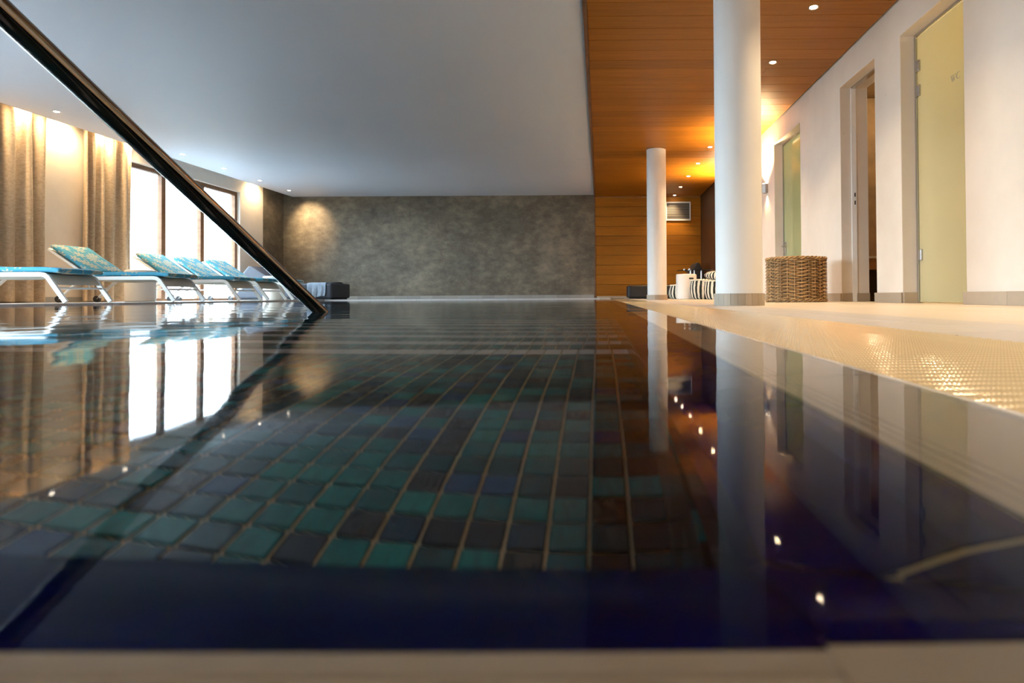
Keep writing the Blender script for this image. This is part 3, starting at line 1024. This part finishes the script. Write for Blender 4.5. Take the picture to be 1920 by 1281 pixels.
def lamps():
    ring = MB().lathe([(0.030, 0.012), (0.030, 0.0), (0.041, -0.003), (0.044, 0.0), (0.044, 0.012)], 28).mesh('trim_ring', M['steel'], smooth=40)
    lens = MB().lathe([(0, 0.002), (0.0295, 0.002), (0.0295, 0.006), (0, 0.006)], 24).mesh('lens', M['lamp_warm'])
    lens_p = MB().lathe([(0, 0.002), (0.0295, 0.002), (0.0295, 0.006), (0, 0.006)], 24).mesh('lens', M['lamp_pale'])
    ring_w = MB().lathe([(0.030, 0.012), (0.030, 0.0), (0.050, -0.003), (0.054, 0.0), (0.054, 0.012)], 28).mesh('trim_ring', M['white_trim'], smooth=40)
    ys = [13.95, 12.9, 11.74, 10.6, 9.43, 8.3, 7.15, 6.0, 4.85, 3.7, 2.55, 1.4, 0.25, -0.9]  # last three continue the row unseen, added to brighten the grating
    for k, y in enumerate(ys):
        if k < 5:
            lab = 'small bright spotlight in the wood ceiling, %s counted from the wooden back wall' % ORD[k]
        elif k < 7:
            lab = 'spotlight in the wood ceiling concealed above the large near column, %s one' % ('farther' if k == 5 else 'nearer')
        elif k == 7:
            lab = 'bright round spotlight in the wood ceiling beside a board joint right of the large column'
        elif k == 8:
            lab = 'brightest and nearest visible spotlight in the wood ceiling, close to its top edge'
        else:
            lab = 'spotlight in the wood ceiling near the camera, out of view, %s one' % ({9: 'pool-mirrored farthest', 10: 'second', 11: 'third', 12: 'fourth', 13: 'fifth'}[k])
        t = thing('recessed_spotlight', lab, 'spotlight', (1.79, y, ZW - 0.001), 0, 'spotlights in the wood ceiling')
        inst('trim_ring', ring, t, (0, 0, -0.0005))
        inst('lens', lens, t, (0, 0, -0.004))
        spot(t, (0, 0, -0.02), (-0.14, 0, -1), 60, 96, 1.0, WARM2)
    ys = [7.6, 8.75, 9.9, 11.0, 12.16, 13.3]
    labs = ['spotlight in the white ceiling nearest the camera, above the tan curtains',
            'spotlight in the white ceiling above the handrail, second from the camera',
            'spotlight in the white ceiling just right of the handrail, above the first window pane',
            'spotlight in the white ceiling above the middle window pane, third from the back wall',
            'spotlight in the white ceiling, second from the stone back wall',
            'spotlight in the white ceiling nearest the stone back wall, aimed at it']
    for k, y in enumerate(ys):
        t = thing('recessed_spotlight', labs[k], 'spotlight', (-7.05, y, ZC - 0.001), 0, 'spotlights in the white ceiling')
        inst('trim_ring', ring_w, t, (0, 0, -0.0005))
        inst('lens', lens_p, t, (0, 0, -0.004))
        if k == 5:
            spot(t, (0.0, 0, -0.02), (0.08, 0.85, -0.62), 150, 66, 1.0, WARM2, 0.05)
        else:
            spot(t, (0, 0, -0.02), (0, 0, -1), 10, 90, 0.8, WARM2)
    # wall washers hidden in the slot over the curtains
    for k, y in enumerate((6.5, 7.1, 7.65, 8.25, 8.8, 9.3, 12.9)):
        lab = ('warm wall washer in the ceiling slot at the right end of the window wall' if k == 6 else
               'warm wall washer in the ceiling slot over the curtains, %s counted from the camera' % ORD[k])
        t = thing('wall_washer', lab, 'lamp', (-7.455, y, 2.66), 0, 'wall washers in the ceiling slot')
        MB().box(-0.025, 0.025, -0.07, 0.07, 0.0, 0.035).build('housing', M['alu'], t, bevel=0.004)
        MB().box(-0.018, 0.018, -0.06, 0.06, -0.004, -0.0005).build('lens', M['lamp_strip'], t)
        spot(t, (0, 0, -0.02), (-0.16, 0, -1), 34 if k == 6 else 48, 150, 0.9, WARM, 0.03)
    # wall sconces throwing light up the right wall
    for (y, lab) in ((8.55, 'metal wall sconce shining upwards beside the greenish glass door'),
                     (11.1, 'metal wall sconce shining upwards hidden behind the large column')):
        t = thing('wall_sconce', lab, 'sconce', (XR - 0.001, y, 1.62))
        pts = [(0.0, -0.06), (0.0, 0.06)] + [(-0.075 * math.cos(a), 0.06 * math.sin(a)) for a in [math.radians(d) for d in (60, 35, 10, -10, -35, -60)]]
        MB().prism(pts, 'z', -0.075, 0.06).build('shade', M['alu'], t, bevel=0.003)
        MB().prism([(p[0] * 0.8 - 0.006, p[1] * 0.8) for p in pts], 'z', 0.0602, 0.064).build('lens', M['lamp_pale'], t)
        spot(t, (-0.06, 0, 0.09), (-0.10, 0, 1), 260, 140, 0.9, WARM, 0.04)
        spot(t, (-0.04, 0, -0.10), (-0.05, 0, -1), 6, 110, 0.8, WARM, 0.03)


lamps()


# ------------------------------------------------------------------ curtains
def curtain(y0, y1, lab, seed):
    rnd = random.Random(seed)
    ny = int((y1 - y0) / 0.012)
    nz = 40
    z0, z1 = 0.03, 2.64
    ph, p = [], 0.0
    for i in range(ny + 1):
        p += 2 * PI * 0.012 / (0.185 + 0.06 * math.sin(i * 0.05 + seed))
        ph.append(p)
    vs, fs = [], []
    for side in (0, 1):
        for j in range(nz + 1):
            z = z0 + (z1 - z0) * j / nz
            k = 1 - 0.25 * j / nz
            for i in range(ny + 1):
                a = ph[i] + 0.12 * math.sin(z * 2.0 + i * 0.03)
                s = math.sin(a)
                off = 0.060 * k * (abs(s) ** 0.55) * (1 if s > 0 else -1) + 0.010 * math.sin(a * 0.5 + z)
                yy = y0 + (y1 - y0) * i / ny + 0.012 * math.sin(z * 1.3 + seed) * (1 - j / nz)
                vs.append((-7.545 + off - 0.005 * side, yy, z))
    n = (ny + 1) * (nz + 1)
    for side in (0, 1):
        for j in range(nz):
            for i in range(ny):
                a = side * n + j * (ny + 1) + i
                q = (a, a + 1, a + ny + 2, a + ny + 1)
                fs.append(q if side == 0 else q[::-1])
    for j in range(nz):
        for i in (0, ny):
            a = j * (ny + 1) + i
            fs.append((a, a + ny + 1, n + a + ny + 1, n + a))
    for i in range(ny):
        for j in (0, nz):
            a = j * (ny + 1) + i
            fs.append((a, a + 1, n + a + 1, n + a))
    t = thing('curtain', lab, 'curtain', (-7.535, (y0 + y1) / 2, 0.02), 0, 'tan curtains along the window wall')
    o = MB().add(vs, fs).build('cloth', M['curtain'], t, smooth=80)
    o.location = (7.535, -(y0 + y1) / 2, -0.02)
    r = MB().box(-7.555, -7.515, y0 - 0.05, y1 + 0.05, 2.665, 2.699).build('track', M['white_trim'], t)
    r.location = (7.535, -(y0 + y1) / 2, -0.02)


curtain(6.3, 7.95, 'wide tan crinkled curtain cut off by the picture edge, nearest the camera', 3)
curtain(8.55, 9.46, 'narrower tan crinkled curtain hanging beside the bright window', 11)


# ------------------------------------------------------------------ sun loungers
def cushion_mesh(L, Wd, T, name='cushion', droop=0.0):
    nx, ny = 22, 10
    pr = rrect(Wd, T, T * 0.48, 4)
    vs, fs = [], []
    K = len(pr)
    xs = [0, 0.004, 0.014, 0.03] + [0.06 + (L - 0.12) * i / 14 for i in range(15)] + [L - 0.03, L - 0.014, L - 0.004, L]
    for x in xs:
        e = min(x, L - x)
        s = 1.0 if e >= 0.03 else 0.45 + 0.55 * math.sqrt(max(0, 1 - (1 - e / 0.03) ** 2))
        sw = 1 - (1 - s) * 0.06
        dz = -droop * max(0, (0.28 - x) / 0.28) ** 2
        for (a, b) in pr:
            vs.append((x, a * sw, b * s + dz + 0.002 * math.sin(x * 9 + a * 5)))
    for i in range(len(xs) - 1):
        for k in range(K):
            k2 = (k + 1) % K
            fs.append((i * K + k, (i + 1) * K + k, (i + 1) * K + k2, i * K + k2))
    fs += [tuple(range(K)), tuple((len(xs) - 1) * K + k for k in range(K - 1, -1, -1))]
    return MB().add(vs, fs).mesh(name, M['cushion'], smooth=60)


def make_lounger():
    """local frame: foot at x = 0 (pool side), head towards -x; y across; z up from the deck"""
    t = thing('sun_lounger', '', 'sun lounger', (0, 0, 0), 0, 'blue cushioned sun loungers')
    hw = 0.29
    zr = 0.315
    for s in (-1, 1):
        pts = []
        yy = s * hw
        path = [(0.0, 0.012), (-0.16, 0.235), (-0.195, 0.285), (-0.23, 0.308), (-0.28, zr), (-0.7, zr), (-1.2, zr), (-1.42, zr)]
        w = 0.024
        b = MB()
        vs, fs = [], []
        for i, (x, z) in enumerate(path):
            p0 = Vector(path[max(i - 1, 0)]); p1 = Vector(path[min(i + 1, len(path) - 1)])
            d = (p1 - p0).normalized()
            nrm = Vector((-d.y, d.x))
            for (o_, yy_) in ((w, -0.014), (w, 0.014), (-w, 0.014), (-w, -0.014)):
                vs.append((x + nrm.x * o_, yy + yy_, z + nrm.y * o_))
        for i in range(len(path) - 1):
            for k in range(4):
                k2 = (k + 1) % 4
                fs.append((i * 4 + k, i * 4 + 4 + k, i * 4 + 4 + k2, i * 4 + k2))
        fs += [(0, 1, 2, 3), (len(path) * 4 - 1, len(path) * 4 - 2, len(path) * 4 - 3, len(path) * 4 - 4)]
        b.add(vs, fs)
        b.build('side_frame', M['white_metal'], t, bevel=0.004, segs=2)
        lg = MB().tube([(-1.22, yy, zr - 0.01), (-1.38, yy, 0.17), (-1.50, yy, 0.045)], 0.019, 10).build('leg', M['white_metal'], t, smooth=50)
        wh = MB().tube([(-1.51, yy - 0.018, 0.045), (-1.51, yy + 0.018, 0.045)], 0.044, 20).build('wheel', M['black'], lg, smooth=50)
    MB().tube([(-0.105, -hw, 0.165), (-0.105, hw, 0.165)], 0.013, 10).build('cross_bar', M['white_metal'], t, smooth=50)
    MB().tube([(-1.36, -hw, 0.19), (-1.36, hw, 0.19)], 0.011, 10).build('cross_bar', M['white_metal'], t, smooth=50)
    # sling under the cushion: sags between the rails and wraps over the foot bend
    vs, fs = [], []
    prof = [(-0.115, 0.205), (-0.16, 0.262), (-0.20, 0.305), (-0.25, 0.328), (-0.4, 0.322), (-0.7, 0.312), (-1.0, 0.316), (-1.14, 0.330)]
    for (x, z) in prof:
        for j in range(7):
            v = -1 + 2 * j / 6
            sag = 0.045 * (1 - v * v) if x < -0.3 else 0.0
            vs.append((x, v * (hw - 0.016), z - sag))
    for i in range(len(prof) - 1):
        for j in range(6):
            a = i * 7 + j
            fs.append((a, a + 1, a + 8, a + 7))
    n0 = len(vs)
    vs += [(a, b, c - 0.004) for (a, b, c) in vs]
    fs += [tuple(q + n0 for q in f[::-1]) for f in fs]
    MB().add(vs, fs).build('sling', M['sling'], t, smooth=60)
    # reclined back
    ang = math.radians(34.5)
    bl = 0.66
    bf = bpy.data.objects.new('backrest_frame', None)
    fr = MB()
    for s in (-1, 1):
        fr.box(-bl, 0.0, s * (hw - 0.035) - 0.014, s * (hw - 0.035) + 0.014, -0.012, 0.018)
    fr.box(-bl, -bl + 0.028, -hw + 0.04, hw - 0.04, -0.011, 0.017)
    fr.box(-bl + 0.03, -0.02, -hw + 0.05, hw - 0.05, 0.006, 0.012)
    o = fr.build('backrest', M['white_metal'], t, (-1.14, 0, zr + 0.015), bevel=0.003)
    o.rotation_euler = (0, ang, 0)
    MB().tube([(-1.14 - math.cos(ang) * 0.40, 0, zr + 0.015 + math.sin(ang) * 0.40 - 0.02), (-1.36, 0, 0.195)], 0.010, 8).build('prop', M['white_metal'], t, smooth=50)
    sc = inst('seat_cushion', cushion_mesh(1.06, 0.58, 0.055, 'seat_cushion', 0.022), t, (0, 0, 0))
    sc.rotation_euler = (0, 0, PI)
    sc.location = (-0.085, 0, zr + 0.056)
    bc = inst('back_cushion', cushion_mesh(0.63, 0.56, 0.055, 'back_cushion'), t, (0, 0, 0))
    bc.matrix_local = Matrix.Translation((-1.13, 0, zr + 0.03)) @ Matrix.Rotation(ang, 4, 'Y') @ Matrix.Translation((-0.65, 0, 0.048))
    return t


def loungers():
    spots = [(-5.76, 6.62, 'blue patterned sun lounger cut off by the picture edge, its back let down flat'),
             (-5.57, 7.97, 'blue leaf patterned sun lounger with raised back in front of the tan curtains'),
             (-5.62, 9.44, 'blue leaf patterned sun lounger with raised back at the left window pane'),
             (-5.62, 10.22, 'blue leaf patterned sun lounger, second from the dark daybed'),
             (-5.60, 11.00, 'blue leaf patterned sun lounger standing right next to the dark daybed')]
    base = make_lounger()
    for i, (x, y, lab) in enumerate(spots):
        o = base if i == 0 else copy_tree(base)
        o.location = (x, y, ZL)
        o['label'] = lab
    for ch in base.children:
        if ch.name.split('.')[0] == 'backrest':
            ch.rotation_euler = (0, 0.03, 0)
            ch.scale = (0.80, 1, 1)
        elif ch.name.split('.')[0] == 'back_cushion':
            ch.matrix_local = Matrix.Translation((-1.66, 0, 0.315 + 0.085)) @ Matrix.Diagonal((0.82, 1, 1, 1))
        elif ch.name.split('.')[0] == 'prop':
            bpy.data.objects.remove(ch)


loungers()


# ------------------------------------------------------------------ daybeds with wedge heads
def daybed(loc, sgn, lab, wedge_h, mat, length=1.95, width=0.9, h=0.34):
    """foot at the local origin; head towards sgn * x; y from 0 to width"""
    t = thing('daybed', lab, 'daybed', loc, 0, 'dark daybeds by the back wall')
    x0, x1 = (0, sgn * length) if sgn > 0 else (-length, 0)
    MB().box(x0, x1, 0, width, 0.03, h).build('mattress', mat, t, bevel=0.045, segs=4, smooth=50)
    MB().box(x0 + 0.05, x1 - 0.05, 0.05, width - 0.05, 0.0, 0.031).build('plinth', M['black'], t)
    e = sgn * length
    pts = [(e - sgn * (0.85 if sgn < 0 else 0.55), h + 0.001), (e - sgn * 0.03, h + 0.001), (e - sgn * 0.03, h + 0.12), (e - sgn * 0.22, wedge_h), (e - sgn * 0.27, wedge_h)]
    if sgn > 0:
        pts = pts[::-1]
    MB().prism(pts, 'y', 0.04, width - 0.04).build('wedge_headrest', mat, t, bevel=0.02, segs=3, smooth=50)
    return t


def lounge_corner():
    daybed((-5.49, 12.0, ZL), -1, 'long dark slate daybed with wedge headrest and towel in the left back corner', 0.70, M['slate'])
    daybed((0.62, 12.95, ZD), 1, 'black daybed with raised headrest along the wooden back wall', 0.80, M['charcoal'], 1.80, 0.85, 0.30)
    # towel over the foot of the left daybed
    prof = [(0.62, 0.352), (0.45, 0.352), (0.3, 0.352), (0.15, 0.352), (0.06, 0.351), (0.02, 0.345), (-0.006, 0.325), (-0.014, 0.28), (-0.016, 0.22), (-0.016, 0.15), (-0.016, 0.09), (-0.016, 0.06)]
    vs, fs = [], []
    n = 22
    for j, (y, z) in enumerate(prof):
        for i in range(n + 1):
            u = i / n
            k = max(0, j - 6) / 5
            vs.append((-0.50 + 0.38 * u + 0.015 * math.sin(j) * k, y - (0.012 + 0.010 * math.sin(u * 19) + 0.006 * math.sin(u * 41)) * k, z + 0.004 * math.sin(u * 14 + j) * (1 - k) + 0.004 - 0.02 * k * math.sin(u * 5)))
    for j in range(len(prof) - 1):
        for i in range(n):
            a = j * (n + 1) + i
            fs.append((a, a + 1, a + n + 2, a + n + 1))
    n0 = len(vs)
    vs += [(x, y + 0.006, z - 0.004) for (x, y, z) in vs]
    fs += [tuple(q + n0 for q in f[::-1]) for f in fs]
    o = MB().add(vs, fs).build('towel', M['towel'], None, (-5.49, 12.0, ZL), smooth=70)
    tag(o, 'grey blue towel draped over the front of the dark daybed', 'towel')
    o = MB().box(-0.16, 0.16, -0.11, 0.11, 0, 0.018).box(-0.155, 0.15, -0.10, 0.11, 0.0185, 0.034).build('folded_cloth', M['charcoal'], None, (-5.24 - 0.42, 12.62, ZL + 0.341), (0, 0, 0.2), bevel=0.007, segs=3, smooth=50)
    o.location.x = -5.72
    tag(o, 'folded dark cloth lying on the daybed behind the towel', 'cloth')


lounge_corner()


# ------------------------------------------------------------------ stools, poufs, table, basket, vent
def stool(loc, lab, rz=0.0):
    t = thing('drum_stool', lab, 'stool', loc, rz, 'white drum stools')
    r, h = 0.19, 0.47
    prof = [(0, 0), (r - 0.012, 0), (r, 0.012), (r, h - 0.02), (r - 0.006, h - 0.006), (r - 0.02, h), (0, h)]
    MB().lathe(prof, 48).build('body', M['stool'], t, smooth=40)
    b = MB()
    vs, fs = [], []
    for rr in (r - 0.012, r + 0.0015):
        for i in range(13):
            u = -0.05 + 0.1 * i / 12
            hh = 0.016 * math.sqrt(max(0.05, 1 - max(0.0, (abs(u) - 0.036) / 0.014) ** 2))
            a = u / r
            vs += [(rr * math.cos(a), rr * math.sin(a), h - 0.085 - hh), (rr * math.cos(a), rr * math.sin(a), h - 0.085 + hh)]
    for i in range(12):
        o1, o2 = 2 * i, 26 + 2 * i
        fs += [(o1, o1 + 1, o1 + 3, o1 + 2), (o2, o2 + 2, o2 + 3, o2 + 1), (o1, o1 + 2, o2 + 2, o2), (o1 + 1, o2 + 1, o2 + 3, o1 + 3)]
    fs += [(0, 26, 27, 1), (24, 25, 51, 50)]
    b.add(vs, fs).build('grip_slot', M['black'], t)
    return t


def pouf(loc, lab, r, h, seed, back=0.0):
    t = thing('striped_pouf', lab, 'pouf', loc, seed * 0.7, 'striped poufs')
    prof = [(0, 0.0), (r * 0.80, 0.0), (r * 0.92, h * 0.10), (r * 1.0, h * 0.35), (r * 1.0, h * 0.6), (r * 0.93, h * 0.88), (r * 0.90, h * 0.95)]
    rnd = random.Random(seed)
    ph = [rnd.uniform(0, 6) for _ in range(4)]
    def fn(rr, z, th):
        return rr * (1 + 0.025 * math.sin(3 * th + ph[0] + z * 8) + 0.018 * math.sin(7 * th + ph[1] + z * 14))
    MB().lathe(prof, 72, fn=fn).build('side_cover', M['stripe'], t, smooth=70)
    top = [(r * 0.90, h * 0.95), (r * 0.80, h * 0.985), (r * 0.5, h * 1.02), (0, h * 1.03)]
    MB().lathe(top, 72, fn=lambda rr, z, th: fn(rr, z, th) if rr > r * 0.7 else rr).build('top_cover', M['stripe'], t, smooth=70)
    ring = [(fn(r * 0.91, h * 0.95, 2 * PI * k / 72) * math.cos(2 * PI * k / 72), fn(r * 0.91, h * 0.95, 2 * PI * k / 72) * math.sin(2 * PI * k / 72), h * 0.95) for k in range(72)]
    MB().tube(ring, 0.010, 8, closed=True).build('piping', M['cream_cloth'], t, smooth=60)
    if back:
        vs_prof = [(0, 0), (0.12, 0.005), (0.18, 0.035), (0.19, 0.075), (0.15, 0.12), (0.07, 0.15), (0, 0.155)]
        o = MB().lathe(vs_prof, 40, fn=lambda rr, z, th: rr * (1 + 0.06 * math.sin(4 * th + z * 20))).build('back_roll', M['stripe'], t, (-0.04, 0, h * 1.0), (0, 0, 0), smooth=70)
        o.rotation_euler = (0, 0.12, 0)
    return t


def lounge_bits():
    stool((1.62, 11.0, ZD), 'white drum stool with dark grip slot between the striped poufs', math.radians(-68))
    stool((-6.83, 8.72, ZL), 'warm lit drum stool between two sun loungers in front of the curtain', 1.4)
    stool((-6.42, 11.55, ZL), 'white drum stool against the bright window beside the dark daybed', 2.0)
    pouf((1.68, 11.75, ZD), 'black and white striped pouf behind the white drum stool', 0.30, 0.29, 1)
    pouf((1.90, 10.62, ZD), 'black and white striped pouf just right of the white drum stool', 0.27, 0.36, 2)
    p = pouf((2.02, 10.02, ZD), 'black and white striped pouf with raised back partly hidden by the large column', 0.24, 0.33, 4, 1.0)
    p.rotation_euler = (0, 0, -0.2)
    # clear side table
    t = thing('side_table', 'round clear glass table with shiny tube legs by the poufs', 'table', (2.02, 12.38, ZD))
    MB().lathe([(0, 0.585), (0.395, 0.585), (0.40, 0.590), (0.40, 0.596), (0.395, 0.600), (0, 0.600)], 56).build('tabletop', M['acrylic'], t, smooth=40)
    for a in (90, 210, 330):
        x, y = 0.13 * math.cos(math.radians(a)), 0.13 * math.sin(math.radians(a))
        MB().tube([(x, y, 0.012), (x, y, 0.584)], 0.022, 18).build('leg', M['steel'], t, smooth=40)
    MB().lathe([(0, 0), (0.22, 0), (0.22, 0.012), (0, 0.012)], 40).build('base_plate', M['steel'], t, smooth=40)
    for (x, y, lab) in ((1.76, 12.2, 'small pink tealight on the glass table, left one of two'), (1.86, 12.15, 'small pink tealight on the glass table, right one of two')):
        c = thing('tealight', lab, 'candle', (x, y, ZD + 0.6005), 0, 'tealights on the glass table')
        MB().lathe([(0, 0), (0.028, 0), (0.030, 0.02), (0.026, 0.02), (0.026, 0.015), (0, 0.015)], 20).build('cup', M['steel'], c, smooth=40)
        MB().lathe([(0, 0.0152), (0.0255, 0.0152), (0.0255, 0.026), (0.004, 0.028), (0, 0.028)], 20).build('wax', M['candle'], c, smooth=40)
    # vent
    v = thing('wall_vent', 'white framed ventilation grille with dark slats high on the wooden wall', 'vent', (1.90, YB - 0.001, 1.87))
    w, h = 0.60, 0.45
    for (a, b, c, d) in ((-w / 2, w / 2, 0, 0.025), (-w / 2, w / 2, h - 0.025, h), (-w / 2, -w / 2 + 0.025, 0.025, h - 0.025), (w / 2 - 0.025, w / 2, 0.025, h - 0.025)):
        MB().box(a, b, -0.018, 0, c, d).build('frame', M['white_metal'], v, bevel=0.002, segs=1)
    MB().box(-w / 2 + 0.025, w / 2 - 0.025, -0.002, 0, 0.025, h - 0.025).build('backing', M['black'], v)
    sm = MB().box(-w / 2 + 0.026, w / 2 - 0.026, -0.014, -0.003, 0, 0.020).mesh('slat', M['vent_slat'])
    for k in range(10):
        inst('slat', sm, v, (0, 0, 0.034 + 0.0400 * k))
    # basket
    t = thing('wicker_basket', 'large brown woven rattan basket on the floor right of the big column', 'basket', (1.955, 5.85, ZD))
    R, H, NS, NR = 0.275, 0.445, 26, 23
    def weave(ph):
        pts = []
        n = NS * 4
        for k in range(n):
            th = 2 * PI * k / n
            r = R + 0.0130 * math.cos(NS * th / 1.0 * 0.5 + ph)
            pts.append((r * math.cos(th), r * math.sin(th), 0.0012 * math.sin(th * 5 + ph)))
        return MB().tube(pts, 0.0072, 6, closed=True).mesh('weaver', M['rattan'], smooth=70)
    wm = [weave(0), weave(PI)]
    for k in range(NR):
        inst('weaver', wm[k % 2], t, (0, 0, 0.034 + (H - 0.075) * k / (NR - 1)))
    sm = MB().tube([(R, 0, 0.012), (R, 0, H - 0.02)], 0.0055, 6).mesh('stake', M['rattan'], smooth=70)
    for k in range(NS):
        inst('stake', sm, t, (0, 0, 0), (0, 0, 2 * PI * k / NS))
    for (z, rr) in ((0.018, R + 0.004), (H - 0.018, R + 0.004)):
        for q in range(3):
            pts = []
            n = 160
            for k in range(n):
                th = 2 * PI * k / n
                a = 13 * th + q * 2 * PI / 3
                pts.append(((rr + 0.010 * math.cos(a)) * math.cos(th), (rr + 0.010 * math.cos(a)) * math.sin(th), z + 0.010 * math.sin(a)))
            MB().tube(pts, 0.0075, 6, closed=True).build('braid', M['rattan'], t, smooth=70)
    MB().lathe([(0, 0.012), (R - 0.02, 0.012), (R - 0.016, 0.02), (R - 0.014, H - 0.03), (R - 0.020, H - 0.03), (R - 0.024, 0.03), (0, 0.03)], 48).build('lining', M['gap'], t)


lounge_bits()
